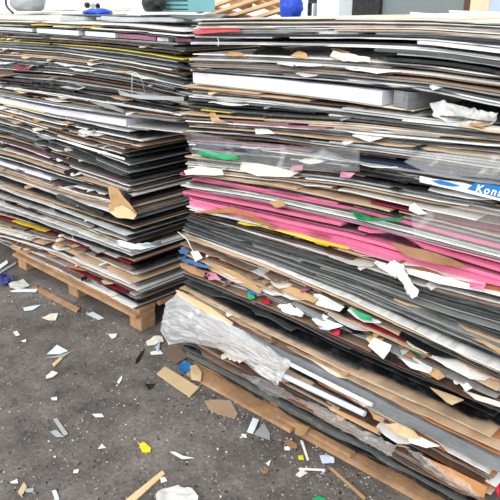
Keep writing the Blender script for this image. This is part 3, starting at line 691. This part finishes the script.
# ------------------------------------------------------------------ setting
def ground_mat():
    m = bpy.data.materials.new('dirty_asphalt'); m.use_nodes = True; nt = m.node_tree; N = nt.nodes; L = nt.links; b = N['Principled BSDF']
    tc = N.new('ShaderNodeTexCoord')
    def nz(s, d=8, r=.6):
        n = N.new('ShaderNodeTexNoise'); n.inputs['Scale'].default_value = s; n.inputs['Detail'].default_value = d; n.inputs['Roughness'].default_value = r
        L.new(tc.outputs['Object'], n.inputs['Vector']); return n
    n1 = nz(2.6, 6, .6); n2 = nz(55, 8, .75); n3 = nz(150, 4, .8); n4 = nz(9, 8, .7)
    r1 = N.new('ShaderNodeValToRGB'); r1.color_ramp.elements[0].position = .36; r1.color_ramp.elements[0].color = lin('#423d3a')
    r1.color_ramp.elements[1].position = .66; r1.color_ramp.elements[1].color = lin('#88807a')
    mixn = N.new('ShaderNodeMath'); mixn.operation = 'MULTIPLY_ADD'; mixn.inputs[1].default_value = .5; L.new(n4.outputs['Fac'], mixn.inputs[0])
    hf = N.new('ShaderNodeMath'); hf.operation = 'MULTIPLY'; hf.inputs[1].default_value = .5; L.new(n1.outputs['Fac'], hf.inputs[0]); L.new(hf.outputs[0], mixn.inputs[2])
    L.new(mixn.outputs[0], r1.inputs[0])
    mr = N.new('ShaderNodeMapRange'); mr.inputs['From Min'].default_value = .35; mr.inputs['From Max'].default_value = .65; mr.inputs['To Min'].default_value = .62; mr.inputs['To Max'].default_value = 1.35
    L.new(n2.outputs['Fac'], mr.inputs['Value'])
    sc = N.new('ShaderNodeVectorMath'); sc.operation = 'SCALE'; L.new(r1.outputs[0], sc.inputs[0]); L.new(mr.outputs[0], sc.inputs[3])
    # pale grit
    r3 = N.new('ShaderNodeMapRange'); r3.inputs['From Min'].default_value = .6; r3.inputs['From Max'].default_value = .7; L.new(n3.outputs['Fac'], r3.inputs['Value'])
    r3.inputs['To Max'].default_value = .6
    mx = N.new('ShaderNodeMix'); mx.data_type = 'RGBA'; L.new(r3.outputs[0], mx.inputs[0]); L.new(sc.outputs[0], mx.inputs[6]); mx.inputs[7].default_value = lin('#b9b3ac')
    L.new(mx.outputs[2], b.inputs['Base Color']); b.inputs['Roughness'].default_value = .8
    bp = N.new('ShaderNodeBump'); bp.inputs['Strength'].default_value = .7; bp.inputs['Distance'].default_value = .006
    L.new(n2.outputs['Fac'], bp.inputs['Height']); L.new(bp.outputs[0], b.inputs['Normal'])
    return m
GM = ground_mat()
g = meshobj('floor', [(-14, -3, 0), (6, -3, 0), (6, 9, 0), (-14, 9, 0)], [(0, 1, 2, 3)], GM); put(g, kind_='structure')
wallw = mat('wall_white', '#eef1f4', rough=.8, var=.05, scale=2, tint=0); wallg = mat('wall_grey', '#c3c8ca', rough=.8, var=.06, scale=2, tint=0)
pan = mat('panel_grey', '#7e8787', rough=.5, var=.08, tint=0)
YW = 7.0
def wallbox(name, px0, px1, z0, z1, y, m, th=.12):
    x0 = onY(px0, 5, y)[0] if not isinstance(px0, float) else px0; x1 = onY(px1, 5, y)[0] if not isinstance(px1, float) else px1
    o = box(name, x0, x1, y, y+th, z0, z1, m, None, bev=.004); put(o, kind_='structure'); return o
wallbox('wall_back', -22.0, 339, 0, 4.5, YW, wallw, .2)
wallbox('wall_right', 339, 366, 0, 4.5, YW, wallg, .2)
wallbox('wall_panel', 366, 464, 0, 4.5, YW+.01, pan, .2)
wallbox('window_1', 352, 380, .6, 1.66, YW-.06, M_black, .05)
wallbox('trim_1', 464, 470, 0, 4.5, YW-.02, mat('brown_frame', '#5c3a2c', rough=.5), .2)
wallbox('door_1', 470, 489, 0, 4.5, YW-.02, mat('cream_door', '#e8dcb8', rough=.5, var=.1), .2)
wallbox('wall_side', 489, 3.0, 0, 4.5, YW, mat('wall_pale_blue', '#bccbe0', rough=.6, var=.05), .2)

# ------------------------------------------------------------------ litter on the ground
pal_lab = 'scrap on the ground'
def G_(px, m, label, cat='scrap', name='plastic_scrap', th=.002, cr_=.002, z=.006, sub_=1, **kw): return piece(name, flat(px, z), m, label, cat, th, cr_, sub=sub_, **kw)
G_([(157, 374), (165, 367), (199, 388), (190, 397)], M_tan2, 'pale yellow tan wooden board offcut lying in front of the right pallet', 'board offcut', 'board_offcut', .008, .001)
G_([(190, 366), (196, 365), (202, 372), (201, 381), (191, 379)], M_tan2, 'upright tan card piece beside the blue scrap', 'card', 'cardboard_scrap', .004, .004, .02)
G_([(204, 401), (215, 400), (231, 401), (238, 414), (235, 419), (218, 414), (208, 408)], mat('tan_dusty', '#b3977c', rough=.8, var=.2), 'dusty tan torn cardboard below the right pallet left end', 'cardboard', 'cardboard_scrap', .004, .003)
G_([(178, 366), (184, 361), (191, 364), (190, 371), (180, 372)], M_blue, 'bright blue plastic scrap by the right pallet corner', z=.012, cr_=.008)
G_([(163, 350), (180, 347), (188, 357), (176, 364), (168, 358)], M_skin, 'brown card scrap under the bubble wrap', 'card', 'cardboard_scrap', .003, .004, .01)
G_([(146, 341), (154, 337), (162, 336), (164, 341), (155, 344), (147, 345)], M_paper, 'cream crumpled scrap beside the left pallet corner block', cr_=.008, z=.012)
G_([(150, 352), (160, 350), (163, 354), (151, 355)], M_white, 'small white flake below the cream crumpled scrap')
G_([(155, 347), (160, 342), (159, 350), (157, 352)], M_lav, 'pale blue sliver beside the cream crumpled scrap', z=.01)
G_([(136, 360), (141, 352), (145, 349), (139, 361), (135, 364)], M_black, 'black curved sliver left of the small white flake')
G_([(145, 384), (155, 384), (149, 390)], M_black, 'black triangular flake left of the pale board offcut')
G_([(139, 444), (144, 442), (151, 448), (150, 452), (142, 452)], M_yel, 'bright yellow plastic chip on open ground')
G_([(170, 452), (175, 452), (183, 456), (194, 458), (182, 459)], M_white, 'curved white shaving right of the yellow chip')
G_([(126, 500), (162, 471), (165, 474), (132, 504)], M_tan2, 'long pale wooden stick at the bottom edge', 'stick', 'wooden_stick', .006, 0)
G_([(155, 496), (163, 489), (178, 486), (192, 489), (198, 498), (195, 506), (158, 506)], M_film2, 'crumpled clear plastic at the bottom edge right of the stick', 'plastic film', 'plastic_film', .002, .014, .016, 3)
G_([(160, 478), (165, 477), (167, 481), (161, 483)], M_white, 'small white chip beside the wooden stick end')
G_([(247, 432), (253, 418), (259, 420), (253, 434)], M_glass, 'pale rectangular offcut before the right pallet', 'plastic offcut', th=.004)
G_([(254, 434), (264, 423), (270, 433), (270, 440)], M_grey, 'clear grey triangular shard beside the pale rectangular offcut', 'plastic offcut', th=.003)
G_([(241, 434), (246, 434), (247, 438), (242, 437)], M_white, 'white chip left of the pale rectangular offcut')
G_([(294, 423), (310, 427), (305, 434), (297, 434)], M_tan, 'tan card stuck on the right pallet edge', 'card', 'cardboard_scrap', .004, .003, .05)
G_([(284, 440), (290, 439), (297, 444), (297, 449), (290, 448)], M_orange, 'orange brown leaf-like card in the litter heap', 'card', 'cardboard_scrap', .003, .006, .012)
G_([(284, 447), (290, 446), (290, 450), (285, 450)], M_white, 'white chip left of the yellow chip in the litter heap')
G_([(298, 456), (303, 455), (304, 460), (299, 460)], M_yel, 'small yellow square chip in the litter heap', z=.012)
G_([(320, 456), (327, 454), (334, 458), (334, 463), (322, 462)], M_lav, 'pale lavender plastic lump in the litter heap', z=.015, cr_=.008, sub_=2)
G_([(299, 468), (325, 469), (325, 471), (299, 470)], M_white, 'white flat stick in the litter heap', 'stick')
G_([(300, 440), (303, 441), (309, 460), (307, 461)], M_white, 'thin pale stick standing above the yellow square chip', 'stick', z=.014)
G_([(329, 468), (332, 468), (366, 498), (364, 500)], M_tan, 'thin tan stick right of the litter heap', 'stick', 'wooden_stick', .004, 0)
G_([(266, 463), (271, 460), (269, 466)], M_white, 'tiny white flake below the grey triangular shard')
G_([(262, 472), (268, 469), (268, 473), (263, 475)], M_orange, 'rust coloured flake left of the litter heap')
G_([(312, 499), (318, 496), (326, 499), (322, 504)], M_green, 'pale green scrap at the bottom edge')
G_([(296, 474), (302, 469), (308, 473), (300, 477)], M_paper, 'cream crumb pile below the yellow square chip', cr_=.006)
# left area
G_([(47, 354), (57, 345), (68, 351), (60, 354)], M_glass, 'pale blue triangular shard in open ground at the left')
G_([(60, 355), (72, 351), (64, 357), (46, 358)], M_grey, 'grey sliver under the pale blue triangular shard')
G_([(42, 318), (51, 314), (58, 313), (56, 320), (48, 320)], M_paper, 'torn white paper in front of the left pallet', 'paper', 'paper_scrap', cr_=.006)
G_([(23, 308), (32, 306), (41, 305), (33, 310), (24, 311)], M_glass, 'pale flat shard left of the torn white paper')
G_([(86, 314), (93, 312), (104, 318), (99, 320)], M_glass, 'pale rectangular offcut by the left pallet edge', 'plastic offcut')
G_([(52, 364), (60, 357), (63, 358), (54, 367)], M_tan2, 'pale wooden splinter below the pale blue triangular shard', 'splinter')
G_([(46, 376), (52, 371), (58, 373), (53, 377), (46, 379)], M_paper, 'cream splinter pair below the pale wooden splinter', 'splinter')
G_([(108, 334), (117, 334), (116, 337), (112, 339)], M_white, 'small white triangle right of centre on the open ground')
G_([(13, 332), (17, 331), (20, 335), (16, 336)], M_paper, 'small cream chip at the far left')
G_([(21, 341), (26, 339), (26, 342)], M_white, 'tiny white chip beside the small cream chip')
G_([(92, 414), (102, 414), (104, 417), (96, 417)], M_white, 'white curved flake in the lower left open ground')
G_([(98, 449), (102, 444), (106, 448)], M_paper, 'small cream triangle in the lower left open ground')
G_([(53, 419), (57, 418), (68, 434), (64, 436)], M_grey, 'long grey clear shard in the lower left', 'plastic offcut')
G_([(50, 432), (56, 430), (64, 437), (56, 437)], M_grey, 'short grey clear shard touching the long grey one', 'plastic offcut')
G_([(18, 492), (24, 482), (27, 487), (21, 497)], M_tan2, 'pale tan chip at the bottom left', 'splinter')
G_([(25, 489), (34, 488), (33, 492), (26, 492)], M_grey, 'grey chip right of the pale tan chip')
G_([(52, 491), (56, 490), (59, 499), (55, 500)], M_glass, 'pale blue sliver at the bottom edge')
G_([(10, 482), (17, 479), (18, 483), (12, 483)], M_white, 'white chip left of the pale tan chip')
G_([(74, 470), (79, 469), (78, 473), (73, 473)], M_white, 'small white chip in the lower middle of open ground')
G_([(51, 398), (57, 397), (57, 400), (52, 400)], M_white, 'small white chip above the long grey clear shard')
G_([(117, 382), (122, 375), (122, 379), (119, 384)], M_white, 'small white sliver left of the black triangular flake')
G_([(0, 277), (5, 273), (12, 275), (13, 281), (4, 284), (0, 284)], M_navy, 'crumpled dark blue bag at the far left by the pallet', 'bag', 'plastic_bag', .003, .02, .02, 3)
G_([(8, 284), (22, 279), (30, 285), (20, 289), (10, 287)], M_film2, 'crumpled clear film in front of the dark blue bag', 'plastic film', 'plastic_film', .002, .012, .014, 2)
G_([(-4, 267), (7, 260), (8, 263), (-4, 272)], M_white, 'white strip leaning at the far left edge', 'strip', z=.02)
G_([(-4, 272), (16, 262), (16, 264), (-4, 276)], M_grey, 'thin grey strip under the leaning white strip', 'strip', z=.008)
G_([(10, 291), (20, 289), (38, 289), (36, 292), (12, 292)], M_glass, 'long pale strip in front of the left pallet left end', 'strip')
G_([(31, 287), (36, 285), (39, 290), (33, 291)], M_orange, 'small orange chip under the left pallet')
G_([(40, 288), (60, 299), (80, 309), (77, 312), (56, 301), (38, 291)], wood, 'loose wooden lath on the ground along the left pallet', 'lath', 'wooden_lath', .012, 0, .008)

# countless crumbs of plastic trodden into the ground
def crumbs(name, n, mats, label):
    me = bpy.data.meshes.new(name); V = []; Fc = []; MI = []
    for i in range(n):
        while True:
            x, y = random.uniform(-20, 400), random.uniform(262, 520)
            line = (337+(x-150)*.5 if x < 150 else 372+(x-190)*.58 if x > 185 else 350)
            if y > line+1 and (random.random() < .35 or y < line+34): break
        p = onZ(x, y, .003); s = random.choice([.0018, .0025, .003, .004, .006])*random.uniform(.6, 1.1); b = len(V); k = random.choice([3, 4, 4]); a0 = random.uniform(0, 6.3)
        el = random.uniform(.35, 1)
        for lay in (0, 1):
            for q in range(k):
                a = a0+6.283*q/k+random.uniform(-.3, .3)*(1-lay)*0
                V.append((p[0]+s*math.cos(a), p[1]+s*el*math.sin(a), .001+.0018*lay+(random.uniform(0, .001) if lay else 0)))
        Fc.append(tuple(b+k+q for q in range(k))); MI.append(i % len(mats))
        for q in range(k): Fc.append((b+q, b+(q+1) % k, b+k+(q+1) % k, b+k+q)); MI.append(i % len(mats))
    me.from_pydata(V, [], Fc)
    for m in mats: me.materials.append(m)
    for p_, k in zip(me.polygons, MI): p_.material_index = k
    put(bpy.data.objects.new(name, me), label, 'crumbs', kind_='stuff')
crumbs('plastic_crumbs', 3200, [M_skin, M_grey, M_grey, M_skin, M_black, M_grey, M_black, M_paper, M_skin], 'countless tiny plastic and wood crumbs scattered over the asphalt')

# ------------------------------------------------------------------ light
W = bpy.data.worlds.new('sky'); SC.world = W; W.use_nodes = True
bg = W.node_tree.nodes['Background']; bg.inputs[0].default_value = (.93, .97, 1, 1); bg.inputs[1].default_value = 1.15
sun = bpy.data.lights.new('sun', 'SUN'); sun.energy = 1.9; sun.angle = math.radians(35); sun.color = (1, .98, .95)
so = bpy.data.objects.new('sun', sun); COL.objects.link(so)
so.rotation_euler = Vector((-.25, .85, -.6)).to_track_quat('-Z', 'Y').to_euler()
vs = SC.view_settings; vs.view_transform = 'Standard'; vs.look = 'None'; vs.gamma = 1; vs.exposure = .25; vs.use_curve_mapping = False
